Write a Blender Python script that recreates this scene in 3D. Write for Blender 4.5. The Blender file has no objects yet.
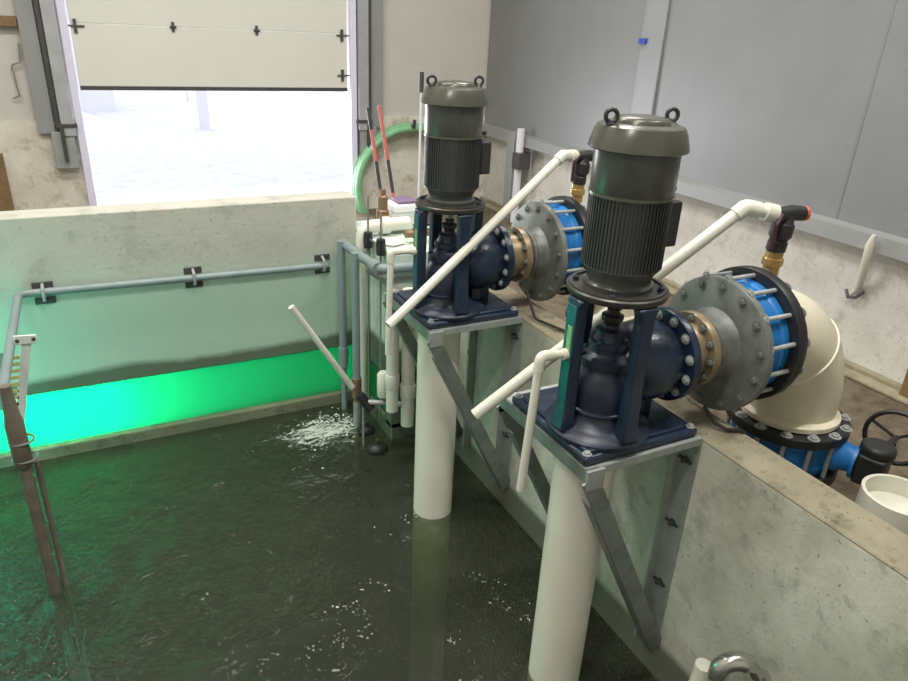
import bpy, math, random
from mathutils import Vector, Matrix, noise
random.seed(7)
C = bpy.context.scene.collection
PI = math.pi

# ------------------------------------------------------------------ mesh helper
def frame(d):
    d = Vector(d).normalized()
    a = Vector((0, 0, 1)) if abs(d.z) < .9 else Vector((1, 0, 0))
    u = a.cross(d).normalized()
    return d, u, d.cross(u)

class MB:
    def __init__(s): s.v, s.f = [], []
    def add(s, vs, fs):
        o = len(s.v); s.v += [tuple(v) for v in vs]; s.f += [tuple(i + o for i in f) for f in fs]; return s
    def box(s, c, d, rot=None):
        c = Vector(c); vs = []
        for x in (-.5, .5):
            for y in (-.5, .5):
                for z in (-.5, .5):
                    p = Vector((x * d[0], y * d[1], z * d[2]))
                    if rot is not None: p = rot @ p
                    vs.append(c + p)
        return s.add(vs, [(0, 1, 3, 2), (4, 6, 7, 5), (0, 4, 5, 1), (2, 3, 7, 6), (0, 2, 6, 4), (1, 5, 7, 3)])
    def b2(s, lo, hi):
        return s.box([(a + b) / 2 for a, b in zip(lo, hi)], [b - a for a, b in zip(lo, hi)])
    def lathe(s, prof, o=(0, 0, 0), ax=(0, 0, 1), n=40, caps=True):
        # prof: list of (radius, distance along axis)
        d, u, w = frame(ax); o = Vector(o); vs = []; rings = []
        for r, h in prof:
            if r < 1e-6:
                rings.append([len(vs)]); vs.append(o + d * h)
            else:
                rings.append(list(range(len(vs), len(vs) + n)))
                for k in range(n):
                    a = 2 * PI * k / n
                    vs.append(o + d * h + (u * math.cos(a) + w * math.sin(a)) * r)
        fs = []
        for A, B in zip(rings, rings[1:]):
            for k in range(n):
                k2 = (k + 1) % n
                if len(A) == 1 and len(B) == 1: continue
                if len(A) == 1: fs.append((A[0], B[k2], B[k]))
                elif len(B) == 1: fs.append((A[k], A[k2], B[0]))
                else: fs.append((A[k], A[k2], B[k2], B[k]))
        if caps:
            if len(rings[0]) > 1: fs.append(tuple(reversed(rings[0])))
            if len(rings[-1]) > 1: fs.append(tuple(rings[-1]))
        return s.add(vs, fs)
    def cyl(s, p0, p1, r, r1=None, n=20):
        p0, p1 = Vector(p0), Vector(p1)
        return s.lathe([(r, 0), (r if r1 is None else r1, (p1 - p0).length)], p0, p1 - p0, n)
    def ring(s, ri, ro, h0, h1, o=(0, 0, 0), ax=(0, 0, 1), n=48):
        d, u, w = frame(ax); o = Vector(o); vs = []
        for r, h in ((ri, h0), (ro, h0), (ro, h1), (ri, h1)):
            for k in range(n):
                a = 2 * PI * k / n
                vs.append(o + d * h + (u * math.cos(a) + w * math.sin(a)) * r)
        fs = []
        for q in range(4):
            q2 = (q + 1) % 4
            for k in range(n):
                k2 = (k + 1) % n
                fs.append((q * n + k, q * n + k2, q2 * n + k2, q2 * n + k))
        return s.add(vs, fs)
    def tube(s, pts, r, n=14, closed=False):
        pts = [Vector(p) for p in pts]; N = len(pts); vs = []; fs = []
        u = None
        for i, p in enumerate(pts):
            a = pts[i - 1] if (i or closed) else p
            b = pts[(i + 1) % N] if (i < N - 1 or closed) else p
            t = (b - a).normalized()
            if u is None: _, u, w = frame(t)
            u = (u - t * u.dot(t)).normalized(); w = t.cross(u)
            rr = r[i] if isinstance(r, (list, tuple)) else r
            for k in range(n):
                an = 2 * PI * k / n
                vs.append(p + (u * math.cos(an) + w * math.sin(an)) * rr)
        for i in range(N if closed else N - 1):
            j = (i + 1) % N
            for k in range(n):
                k2 = (k + 1) % n
                fs.append((i * n + k, i * n + k2, j * n + k2, j * n + k))
        if not closed:
            fs.append(tuple(reversed(range(n)))); fs.append(tuple(range((N - 1) * n, N * n)))
        return s.add(vs, fs)
    def torus(s, c, ax, R, r, n=32, m=10):
        d, u, w = frame(ax); c = Vector(c)
        return s.tube([c + (u * math.cos(2 * PI * k / n) + w * math.sin(2 * PI * k / n)) * R for k in range(n)], r, m, True)
    def ball(s, c, r, sc=(1, 1, 1), n=12):
        c = Vector(c); vs = []; fs = []; m = n // 2
        for i in range(m + 1):
            t = PI * i / m
            for k in range(n):
                a = 2 * PI * k / n
                vs.append(c + Vector((math.sin(t) * math.cos(a) * r * sc[0], math.sin(t) * math.sin(a) * r * sc[1], math.cos(t) * r * sc[2])))
        for i in range(m):
            for k in range(n):
                fs.append((i * n + k, (i + 1) * n + k, (i + 1) * n + (k + 1) % n, i * n + (k + 1) % n))
        return s.add(vs, fs)
    def hexbolt(s, p, ax, r, h, washer=True):
        ax = Vector(ax).normalized(); p = Vector(p)
        if washer: s.lathe([(r * 1.45, 0), (r * 1.45, h * .25)], p, ax, 14)
        s.lathe([(r, h * .2), (r, h * .9), (r * .85, h)], p, ax, 6)
        s.lathe([(r * .5, h), (r * .5, h * 1.15)], p, ax, 8)
        return s
    def build(s, name, m, parent=None, bevel=0, smooth=38, loc=None):
        me = bpy.data.meshes.new(name); me.from_pydata(s.v, [], s.f); me.update()
        me.materials.append(m)
        o = bpy.data.objects.new(name, me); C.objects.link(o)
        import bmesh
        bm = bmesh.new(); bm.from_mesh(me); bmesh.ops.recalc_face_normals(bm, faces=bm.faces); bm.to_mesh(me); bm.free()
        if smooth:
            me.shade_smooth(); me.set_sharp_from_angle(angle=math.radians(smooth))
        if bevel:
            b = o.modifiers.new('bevel', 'BEVEL'); b.width = bevel; b.segments = 2; b.limit_method = 'ANGLE'; b.angle_limit = math.radians(50)
        if parent is not None: o.parent = parent
        if loc is not None: o.location = loc
        return o

def arc(c, r, a0, a1, u, v, n=10):
    c, u, v = Vector(c), Vector(u), Vector(v)
    return [c + (u * math.cos(a0 + (a1 - a0) * k / n) + v * math.sin(a0 + (a1 - a0) * k / n)) * r for k in range(n + 1)]

def bend(pts, r, n=7):
    """round every inner corner of a polyline with radius r"""
    pts = [Vector(p) for p in pts]; out = [pts[0]]
    for a, b, c in zip(pts, pts[1:], pts[2:]):
        d0, d1 = (a - b).normalized(), (c - b).normalized()
        ang = d0.angle(d1)
        if ang > PI - .05: out.append(b); continue
        q = min(r / math.tan(ang / 2), (a - b).length * .49, (c - b).length * .49)
        for k in range(n + 1):
            t = k / n
            out.append((b + d0 * q) * (1 - t) ** 2 + b * 2 * t * (1 - t) + (b + d1 * q) * t ** 2)
    return out + [pts[-1]]

def empty(name, loc, label, cat, group=None):
    o = bpy.data.objects.new(name, None); C.objects.link(o); o.location = loc
    o.empty_display_size = .1
    return tag(o, label, cat, group)
def tag(o, label, cat, group=None, kind=None):
    o['label'] = label; o['category'] = cat
    if group: o['group'] = group
    if kind: o['kind'] = kind
    return o
def struct(o, label=None):
    o['kind'] = 'structure'
    if label: o['label'] = label
    return o
def children(o): return [c for c in bpy.data.objects if c.parent == o]
def copy_tree(o, parent=None):
    c = o.copy(); C.objects.link(c); c.parent = parent
    for ch in children(o): copy_tree(ch, c)
    return c
def dup(o, loc, label):
    c = copy_tree(o); c.location = loc; c['label'] = label; return c
def shared(name, proto, parent, loc, rot=None):
    o = bpy.data.objects.new(name, proto); C.objects.link(o); o.parent = parent; o.location = loc
    if rot: o.rotation_euler = rot
    return o

# ------------------------------------------------------------------ materials
def new_mat(name):
    m = bpy.data.materials.new(name); m.use_nodes = True
    nt = m.node_tree; b = nt.nodes['Principled BSDF']
    return m, nt, b
def mat(name, col, rough=.5, metal=0, var=.0, scale=6, bump=0, bscale=40, spec=.5, col2=None, coat=0):
    m, nt, b = new_mat(name)
    b.inputs['Roughness'].default_value = rough; b.inputs['Metallic'].default_value = metal
    b.inputs['Specular IOR Level'].default_value = spec
    b.inputs['Coat Weight'].default_value = coat
    b.inputs['Base Color'].default_value = (*col, 1)
    if var or bump or col2:
        tc = nt.nodes.new('ShaderNodeTexCoord')
    if var or col2:
        nz = nt.nodes.new('ShaderNodeTexNoise'); nz.inputs['Scale'].default_value = scale; nz.inputs['Detail'].default_value = 6
        nz.inputs['Roughness'].default_value = .62
        nt.links.new(tc.outputs['Object'], nz.inputs['Vector'])
        r = nt.nodes.new('ShaderNodeValToRGB'); r.color_ramp.elements[0].position = .32; r.color_ramp.elements[1].position = .7
        c2 = col2 or tuple(min(1, c * (1 + var)) for c in col)
        c1 = col if col2 else tuple(c * (1 - var) for c in col)
        r.color_ramp.elements[0].color = (*c1, 1); r.color_ramp.elements[1].color = (*c2, 1)
        nt.links.new(nz.outputs['Fac'], r.inputs['Fac']); nt.links.new(r.outputs['Color'], b.inputs['Base Color'])
    if bump:
        n2 = nt.nodes.new('ShaderNodeTexNoise'); n2.inputs['Scale'].default_value = bscale; n2.inputs['Detail'].default_value = 5
        nt.links.new(tc.outputs['Object'], n2.inputs['Vector'])
        bp = nt.nodes.new('ShaderNodeBump'); bp.inputs['Strength'].default_value = bump; bp.inputs['Distance'].default_value = .02
        nt.links.new(n2.outputs['Fac'], bp.inputs['Height']); nt.links.new(bp.outputs['Normal'], b.inputs['Normal'])
    return m

def concrete(name, base, light, dark, wet_z=None, green_spill_z=None, green_spill=(.30, .42, .30), wet=(.09, .095, .07), scale=2.2, green_spill_amt=.8, wob=.05):
    """cast concrete: mottling, pits, a damp stain below wet_z and green light spill painted below green_spill_z (world heights)"""
    m, nt, b = new_mat(name); L = nt.links.new; N = nt.nodes.new
    tc = N('ShaderNodeTexCoord'); geo = N('ShaderNodeNewGeometry')
    def nz(scale, det=6, rough=.6):
        n = N('ShaderNodeTexNoise'); n.inputs['Scale'].default_value = scale; n.inputs['Detail'].default_value = det; n.inputs['Roughness'].default_value = rough
        L(geo.outputs['Position'], n.inputs['Vector']); return n
    def mix(f, a, c):
        x = N('ShaderNodeMix'); x.data_type = 'RGBA'
        if hasattr(f, 'node'): L(f, x.inputs[0])
        else: x.inputs[0].default_value = f
        for s, q in ((6, a), (7, c)):
            if hasattr(q, 'node'): L(q, x.inputs[s])
            else: x.inputs[s].default_value = (*q, 1)
        return x.outputs[2]
    def ramp(v, p0, p1):
        r = N('ShaderNodeMapRange'); r.inputs[1].default_value = p0; r.inputs[2].default_value = p1; r.clamp = True
        L(v, r.inputs[0]); return r.outputs[0]
    n1 = nz(scale); col = mix(ramp(n1.outputs['Fac'], .40, .60), base, light)
    n2 = nz(scale * 2.7, 8, .7); col = mix(ramp(n2.outputs['Fac'], .52, .68), col, dark)
    n3 = nz(38, 2, .5); col = mix(ramp(n3.outputs['Fac'], .66, .72), col, dark)
    sep = N('ShaderNodeSeparateXYZ'); L(geo.outputs['Position'], sep.inputs[0])
    def below(zv, soft, wobble, nscale):
        n = nz(nscale, 4)
        a = N('ShaderNodeMath'); a.operation = 'MULTIPLY_ADD'; L(n.outputs['Fac'], a.inputs[0]); a.inputs[1].default_value = wobble * 2; L(sep.outputs['Z'], a.inputs[2])
        return ramp(a.outputs[0], zv + wobble + soft, zv + wobble - soft)
    if green_spill_z is not None:  # green light thrown up by the water, mixed into the wall colour
        f = below(green_spill_z, .12, .16, 1.6)
        k = N('ShaderNodeMath'); k.operation = 'MULTIPLY'; k.inputs[1].default_value = green_spill_amt; L(f, k.inputs[0])
        col = mix(k.outputs[0], col, green_spill)
    rough = .85
    if wet_z is not None:
        f = below(wet_z, .025, wob, 1.3)
        col = mix(f, col, wet)
        rr = N('ShaderNodeMapRange'); L(f, rr.inputs[0]); rr.inputs[3].default_value = .85; rr.inputs[4].default_value = .45
        L(rr.outputs[0], b.inputs['Roughness'])
    L(col, b.inputs['Base Color'])
    b.inputs['Roughness'].default_value = rough
    n4 = nz(26, 6, .7); bp = N('ShaderNodeBump'); bp.inputs['Strength'].default_value = .25; bp.inputs['Distance'].default_value = .02
    L(n4.outputs['Fac'], bp.inputs['Height']); L(bp.outputs['Normal'], b.inputs['Normal'])
    return m

M = {}
M['motor'] = mat('motor_grey', (.078, .080, .075), .28, .2, .12, 9)
M['motor_cap'] = mat('motor_cap_grey', (.095, .095, .078), .26, .25, .12, 9)
M['fin'] = mat('fin_charcoal', (.030, .032, .032), .42, .1)
M['flange_dark'] = mat('dark_flange', (.055, .052, .045), .38, .35, .25, 12)
M['navy'] = mat('navy_paint', (.014, .025, .052), .30, 0, .35, 7, .15, 30)
M['navy_dark'] = mat('navy_casting', (.018, .024, .045), .38, 0, .3, 9)  # duller, rougher navy for casing, housing and bolts
M['teal'] = mat('teal_reflection', (.010, .085, .115), .35, 0, .25, 12)
M['label'] = mat('label_sheen', (.05, .38, .22), .25, 0, 0, 5, col2=(.42, .33, .10))
M['bolt'] = mat('bolt_zinc', (.40, .42, .41), .5, .35, .15, 20)
M['galv'] = mat('galvanised_steel', (.24, .26, .25), .48, .55, .22, 9)
M['galv_light'] = mat('galvanised_light', (.36, .385, .375), .5, .35, .16, 10)
M['steel_flange'] = mat('weathered_flange', (.19, .20, .19), .5, .45, .35, 9)
M['tan'] = mat('tan_fitting', (.27, .21, .13), .38, .35, .3, 10)
M['mint'] = mat('mint_paint', (.22, .5, .38), .5)
M['blue'] = mat('valve_blue', (.012, .155, .44), .38, 0, .18, 10)
M['black'] = mat('black_rubber', (.018, .018, .02), .45, 0, .2, 12)
M['pvc'] = mat('white_pvc', (.70, .69, .60), .38, 0, .05, 4)
M['pvc_big'] = mat('cream_pvc', (.74, .68, .53), .35, 0, .07, 3)
M['pvc_seam'] = mat('pvc_weld', (.80, .78, .66), .35)
M['column'] = mat('column_white', (.80, .77, .67), .42, 0, .06, 3)
M['pvc_grey'] = mat('grey_pvc', (.21, .26, .27), .42, 0, .12, 8)
M['brass'] = mat('brass', (.50, .33, .12), .38, .6, .2, 20)
M['red'] = mat('red_cap', (.62, .10, .06), .4)
M['pinkred'] = mat('faded_red', (.62, .16, .15), .5)
M['chrome'] = mat('stainless', (.55, .55, .52), .22, .9)
M['brown'] = mat('brown_pipe', (.15, .13, .10), .6, 0, .3, 9)
M['wood'] = mat('wood', (.22, .14, .06), .6, 0, .25, 8)
M['green_hose'] = mat('green_hose', (.22, .48, .27), .4, 0, .12, 8)
M['copper'] = mat('copper_brown', (.27, .16, .10), .45, .4, .3, 16)
M['panel'] = mat('grey_liner_panel', (.235, .24, .25), .42, .1, .05, 2)
M['panel_light'] = mat('grey_liner_rib', (.29, .295, .31), .42, .1, .04, 3)
M['ledge'] = mat('ledge_grey', (.29, .295, .30), .45, .1, .06, 4)
M['white_wall'] = mat('white_wall_panel', (.54, .52, .475), .6, 0, .05, 1.2)
M['door'] = mat('overhead_door_panel', (.70, .69, .63), .5, 0, .03, 1)
M['track'] = mat('door_track', (.44, .45, .47), .4, .35, .12, 5)
M['purple'] = mat('jamb_film', (.72, .70, .86), .4)
M['darkmetal'] = mat('dark_metal', (.09, .085, .09), .4, .4, .2, 12)
M['dirt'] = mat('dirt_floor', (.085, .065, .042), .95, 0, 0, 9, .7, 30, col2=(.19, .15, .10))
M['curb'] = mat('curb_concrete', (.30, .26, .18), .9, 0, .25, 8, .3, 30)
M['yard'] = mat('yard_gravel', (.58, .60, .68), .95, 0, 0, 7, .3, 12, col2=(.74, .76, .82))
M['snow'] = mat('white_bank', (.92, .92, .92), .9, 0, .03, 3, .3, 4)
M['pale'] = mat('pale_wall', (.72, .72, .78), .8, 0, .04, 2)
M['wire'] = mat('wire_grey', (.27, .26, .24), .5, .4)
M['bluetape'] = mat('blue_tape', (.03, .06, .42), .6)
M['gauge'] = mat('gauge_white', (.66, .70, .68), .45)
M['yellow'] = mat('yellow_tooth', (.55, .55, .22), .5)
M['cable'] = mat('cable_black', (.022, .02, .018), .5)
M['lampface'] = None

M['c_wall'] = concrete('tank_wall_concrete', (.43, .42, .345), (.66, .65, .57), (.27, .27, .22), wet_z=-1.14, wet=(.14, .145, .11), green_spill_z=-.30, green_spill=(.42, .48, .40), green_spill_amt=.3, scale=1.9)  # includes a faint painted green light tint low on the wall
M['c_top'] = concrete('tank_wall_cap', (.25, .22, .155), (.33, .295, .21), (.12, .105, .07), scale=2.6)
M['c_far'] = concrete('far_wall_concrete', (.46, .45, .39), (.52, .51, .45), (.36, .36, .31), wet_z=-.745, green_spill_z=-.12, green_spill=(.42, .58, .47), wet=(.12, .17, .115), scale=1.3, wob=.07, green_spill_amt=.9)  # green glow off the water is painted in below the rail
M['c_curb'] = concrete('slot_curb_concrete', (.15, .17, .105), (.20, .22, .14), (.10, .115, .07), scale=3)
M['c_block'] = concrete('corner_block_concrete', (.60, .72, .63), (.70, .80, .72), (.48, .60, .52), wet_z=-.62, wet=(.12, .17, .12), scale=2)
M['c_build'] = concrete('building_concrete', (.62, .58, .50), (.72, .69, .62), (.44, .38, .29), scale=2.6)
M['c_side'] = concrete('side_wall_concrete', (.64, .62, .57), (.72, .70, .65), (.50, .48, .43), scale=3.2)

def water_mat():
    m, nt, b = new_mat('green_water'); L = nt.links.new; N = nt.nodes.new
    nt.nodes.remove(b); out = nt.nodes['Material Output']
    geo = N('ShaderNodeNewGeometry')
    mp = N('ShaderNodeMapping'); mp.inputs['Scale'].default_value = (1, .75, 1); L(geo.outputs['Position'], mp.inputs['Vector'])
    n1 = N('ShaderNodeTexNoise'); n1.inputs['Scale'].default_value = 5.5; n1.inputs['Detail'].default_value = 5; n1.inputs['Distortion'].default_value = .6
    n2 = N('ShaderNodeTexNoise'); n2.inputs['Scale'].default_value = 24; n2.inputs['Detail'].default_value = 3
    L(mp.outputs[0], n1.inputs['Vector']); L(mp.outputs[0], n2.inputs['Vector'])
    a = N('ShaderNodeMath'); a.operation = 'MULTIPLY_ADD'; L(n2.outputs['Fac'], a.inputs[0]); a.inputs[1].default_value = .22; L(n1.outputs['Fac'], a.inputs[2])
    bp = N('ShaderNodeBump'); bp.inputs['Strength'].default_value = .8; bp.inputs['Distance'].default_value = .10; L(a.outputs[0], bp.inputs['Height'])
    fr = N('ShaderNodeFresnel'); fr.inputs['IOR'].default_value = 1.33; L(bp.outputs[0], fr.inputs['Normal'])
    gl = N('ShaderNodeBsdfGlossy'); gl.inputs['Roughness'].default_value = .04; L(bp.outputs[0], gl.inputs['Normal'])
    df = N('ShaderNodeBsdfDiffuse'); df.inputs['Color'].default_value = (.085, .098, .062, 1)
    tr = N('ShaderNodeBsdfTransparent'); tr.inputs['Color'].default_value = (.85, .95, .80, 1)
    m1 = N('ShaderNodeMixShader'); m1.inputs[0].default_value = .34; L(tr.outputs[0], m1.inputs[1]); L(df.outputs[0], m1.inputs[2])
    m2 = N('ShaderNodeMixShader'); L(fr.outputs[0], m2.inputs[0]); L(m1.outputs[0], m2.inputs[1]); L(gl.outputs[0], m2.inputs[2])
    L(m2.outputs[0], out.inputs['Surface'])
    va = N('ShaderNodeVolumeAbsorption'); va.inputs['Color'].default_value = (.55, .66, .12, 1); va.inputs['Density'].default_value = 2.8
    L(va.outputs[0], out.inputs['Volume'])
    return m
M['water'] = water_mat()
M['tankbed'] = mat('tank_bed', (.06, .08, .035), .9, 0, .2, 3)
def acrylic():
    m, nt, b = new_mat('translucent_panel'); L = nt.links.new; N = nt.nodes.new
    nt.nodes.remove(b); out = nt.nodes['Material Output']
    t = N('ShaderNodeBsdfTranslucent'); t.inputs['Color'].default_value = (.75, .8, .75, 1)
    d = N('ShaderNodeBsdfDiffuse'); d.inputs['Color'].default_value = (.1, .25, .12, 1)
    x = N('ShaderNodeMixShader'); x.inputs[0].default_value = .15; L(t.outputs[0], x.inputs[1]); L(d.outputs[0], x.inputs[2]); L(x.outputs[0], out.inputs['Surface'])
    return m
M['acrylic'] = acrylic()
M['added_channel'] = mat('added_channel_lining', (.75, .78, .75), .8)
M['foam'] = mat('foam_glint_white', (.62, .66, .60), .7)  # shared by the real foam and the painted water glints

WZ = -1.34            # water level
YF = 4.855            # tank face of far tank wall
YB = 8.08             # building end wall
XS = 2.55             # building side wall
FZ = -.60             # ground behind the tank

# ------------------------------------------------------------------ setting
struct(MB().b2((.2, -2.2, FZ - .1), (XS + .2, YB + .2, FZ)).build('floor', M['dirt']))
# end wall of the building, with the door opening
w = MB()
ctop = .49
w.b2((-5.2, YB, FZ - 1.2), (-2.1, YB + .25, ctop)); w.b2((.72, YB, FZ - 1.2), (XS + .2, YB + .25, ctop)); w.b2((-2.1, YB, FZ - 1.2), (.72, YB + .25, FZ + .05))
wb = struct(w.build('wall_back', M['c_build']))
w = MB()
w.b2((-5.2, YB + .03, ctop), (-2.1, YB + .22, 4.3)); w.b2((.72, YB + .03, ctop), (XS + .2, YB + .22, 4.3)); w.b2((-2.1, YB + .03, 2.3), (.72, YB + .22, 4.3))
w.build('upper_panel', M['white_wall'], wb)
# side wall: concrete below, grey steel liner above
ws = struct(MB().b2((XS, -2.2, FZ - .2), (XS + .25, YB, .42)).build('wall_right', M['c_side']))
edges = [-2.2, 1.2, 3.04, 5.02, 5.30, 7.35, YB]
for a, c in zip(edges, edges[1:]):
    lightp = abs(a - 5.02) < .01
    q = MB(); x0 = XS - (.075 if lightp else .05)
    q.b2((x0, a, .30), (XS + .2, c, 4.3))
    for e in (a + .012,):                     # standing lap at each joint
        q.b2((x0 - .0015, e, .30), (x0 + .01, e + .07, 4.3))
    q.build('steel_panel', M['panel_light'] if lightp else M['panel'], ws, bevel=.004)
q = MB(); q.add([(XS - .05, -2.2, .40), (XS - .13, -2.2, .385), (XS - .14, -2.2, .28), (XS - .05, -2.2, .265), (XS - .05, YB, .40), (XS - .13, YB, .385), (XS - .14, YB, .28), (XS - .05, YB, .265)],
      [(0, 1, 5, 4), (1, 2, 6, 5), (2, 3, 7, 6), (3, 0, 4, 7), (0, 3, 2, 1), (4, 5, 6, 7)])
struct(q.build('trim_1', M['ledge'], smooth=0), None)
q = MB(); q.b2((XS - .05, -2.2, FZ), (XS, YB, FZ + .06)); q.b2((XS - .16, -2.2, FZ), (XS - .05, YB, FZ + .03))
struct(q.build('baseboard_right', M['curb'], bevel=.01))
struct(MB().b2((-5.2, -2.2, -3.7), (-5.0, YB, 4.3)).build('wall_left', M['white_wall']))
struct(MB().b2((-5.2, -2.4, -3.7), (XS + .2, -2.2, 4.3)).build('wall_front', M['white_wall']))
struct(MB().b2((-5.2, -2.4, 4.3), (XS + .25, YB + .25, 4.4)).build('ceiling', mat('ceiling_white', (.72, .72, .70), .8)))
# tank: right wall, far wall with a long translucent slot, corner block, bed
tw = MB(); tw.b2((0, -1.4, -3.7), (.2, 4.15, -.004))
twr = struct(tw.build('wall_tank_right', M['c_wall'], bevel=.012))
MB().b2((-.0015, -1.4, -.012), (.2015, 4.15, 0)).build('cap', M['c_top'], twr, bevel=.006)
w = MB()
w.b2((-5.0, YF, -.85), (-.37, YF + .2, .337))
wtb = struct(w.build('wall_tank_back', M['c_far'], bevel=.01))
MB().b2((-5.0, YF - .02, -3.7), (-.37, YF + .2, -1.255)).build('lower_curb', M['c_curb'], wtb, bevel=.01)
w = MB(); w.b2((-.37, 4.15, -.87), (.2, YF + .2, .1)); w.b2((-.37, 4.15, -3.7), (.2, YF + .2, -1.20)); w.b2((-.37, 4.15, -1.25), (.2, 4.26, -.8))
struct(w.build('wall_tank_corner', M['c_block'], bevel=.01))
struct(MB().b2((-5.0, YF + .03, -1.26), (-.37, YF + .05, -.84)).build('window_1', M['acrylic']))
struct(MB().b2((-.35, 4.24, -1.21), (-.335, YF + .03, -.86)).build('window_2', M['acrylic']))
w = MB()
w.b2((-5.0, YF + 1.25, -1.75), (.25, YF + 1.3, -.6)); w.b2((-5.0, YF + .2, -1.8), (.25, YF + 1.3, -1.75)); w.b2((-5.0, YF + .2, -.62), (.2, YF + 1.3, -.6)); w.b2((.2, 4.25, -1.75), (.25, YF + 1.25, -.6))
struct(w.build('added_light_channel_box', M['added_channel']))  # unseen white-lined channel, added and sized to spread the green light
struct(MB().b2((-5.0, -2.2, -3.8), (.2, YF, -3.6)).build('ground_tank', M['tankbed']))
struct(MB().b2((-5.0, YF + .2, FZ - .05), (.2, YB, FZ)).build('floor_back', M['dirt']))
# outdoor yard
yd = MB(); nx, ny = 40, 40; vs = []; fs = []
for j in range(ny + 1):
    for i in range(nx + 1):
        x = -14 + 28 * i / nx; y = YB + .25 + 30 * j / ny
        z = -.52 + .06 * noise.noise(Vector((x * .5, y * .5, 0)))
        vs.append((x, y, z))
for j in range(ny):
    for i in range(nx): fs.append((j * (nx + 1) + i, j * (nx + 1) + i + 1, (j + 1) * (nx + 1) + i + 1, (j + 1) * (nx + 1) + i))
yd.add(vs, fs); struct(yd.build('ground', M['yard']))

# overhead sectional door, half raised
dr = struct(MB().b2((-2.04, YB - .07, .815), (.66, YB - .02, 1.376)).build('door_1', M['door'], bevel=.006))
for z0, z1 in ((1.378, 1.934), (1.936, 2.5)):
    MB().b2((-2.04, YB - .07, z0), (.66, YB - .02, z1)).build('door_section', M['door'], dr, bevel=.006)
MB().b2((-2.04, YB - .075, .78), (.66, YB - .015, .815)).build('bottom_seal', M['darkmetal'], dr)
for x in (-1.135, -.319):
    h = MB(); h.b2((x - .013, YB - .083, 1.33), (x + .013, YB - .07, 1.42)); h.cyl((x - .03, YB - .085, 1.375), (x + .03, YB - .085, 1.375), .012)
    h.build('hinge', M['darkmetal'], dr)
for x, z in ((-2.0, 1.35), (.60, 1.36), (.60, .95)):
    h = MB(); h.b2((x - .014, YB - .09, z - .06), (x + .014, YB - .07, z + .06)); h.cyl((x - .06, YB - .085, z), (x + .08, YB - .085, z), .008)
    h.build('roller_bracket', M['darkmetal'], dr)
# door tracks / steel jambs
def track(name, x, sgn, label):
    t = empty(name, (x, YB, FZ), label, 'door track', 'door tracks beside the opening')
    def L(a, b): return ((min(a[0], b[0]), a[1], a[2]), (max(a[0], b[0]), b[1], b[2]))
    z = lambda v: v - FZ
    q = MB(); q.b2(*L((0, -.10, z(-.55)), (sgn * .07, -.01, z(3.0)))); q.build('jamb_angle', M['purple'], t, bevel=.004)
    q = MB(); q.b2(*L((sgn * .08, -.14, z(.36)), (sgn * .20, -.02, z(3.4)))); q.build('column_face', M['track'], t, bevel=.006)
    q = MB(); q.b2(*L((sgn * .21, -.10, z(.42)), (sgn * .245, -.02, z(3.4)))); q.build('column_edge', M['darkmetal'], t)
    q = MB(); q.b2(*L((sgn * .26, -.06, z(.38)), (sgn * .40, .0, z(3.4)))); q.build('side_trim', M['ledge'], t)
    q = MB(); q.b2(*L((sgn * .06, -.15, z(.44)), (sgn * .24, -.01, z(.475)))); q.b2(*L((sgn * .18, -.16, z(.12)), (sgn * .215, -.12, z(.46)))); q.build('anchor_bracket', M['darkmetal'], t)
    q = MB(); q.b2(*L((sgn * .10, -.12, z(.05)), (sgn * .30, -.02, z(.40)))); q.build('anchor_plate', M['galv_light'], t, bevel=.004)
track('door_track', -2.06, -1, 'grey steel door track left of the open overhead door')
track('door_track', .69, 1, 'grey steel door track right of the open overhead door, near the hose')

# ------------------------------------------------------------------ outdoors
def bank(name, x, y, sx, sy, h, label):
    vs = []; fs = []; n = 22
    for j in range(n + 1):
        for i in range(n + 1):
            u, v = i / n * 2 - 1, j / n * 2 - 1
            r = max(0, 1 - (u * u + v * v)); z = h * r ** .8 * (.75 + .5 * noise.noise(Vector((u * 3 + x, v * 3, 2))))
            vs.append((x + u * sx, y + v * sy, -.56 + max(0, z)))
    for j in range(n):
        for i in range(n): fs.append((j * (n + 1) + i, j * (n + 1) + i + 1, (j + 1) * (n + 1) + i + 1, (j + 1) * (n + 1) + i))
    return tag(MB().add(vs, fs).build(name, M['snow'], smooth=60), label, 'mound')
bank('gravel_mound', 2.5, 14.3, 2.2, 1.6, .9, 'bright white mound outside, right of the outdoor post')
bank('gravel_mound', -2.6, 15.8, 1.0, .9, .35, 'low pale mound outside, at the left edge of the doorway')
t = empty('utility_post', (.02, 14.5, -.55), 'pale lilac post standing in the yard outside the door', 'post')
MB().b2((-.09, -.09, 0), (.09, .09, 2.6)).build('shaft', M['purple'], t, bevel=.01)
MB().b2((-.28, -.05, .55), (-.24, .05, 2.2)).build('conduit', M['pale'], t)
MB().b2((-.15, -.15, -.02), (.15, .15, .06)).build('footing', M['pale'], t)
t = empty('shed', (-2.6, 17.5, -.5), 'pale shed wall outside, at the upper left of the doorway', 'shed')
MB().b2((-1.6, 0, -.1), (1.25, 1.6, 2.4)).build('wall', M['pale'], t)
q = MB(); q.b2((-.3, -.03, .1), (.35, 0, 2.0)); q.build('door', M['purple'], t, bevel=.01)
MB().b2((-1.8, -.2, 2.4), (1.4, 1.8, 2.5)).build('roof', M['track'], t)

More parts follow.
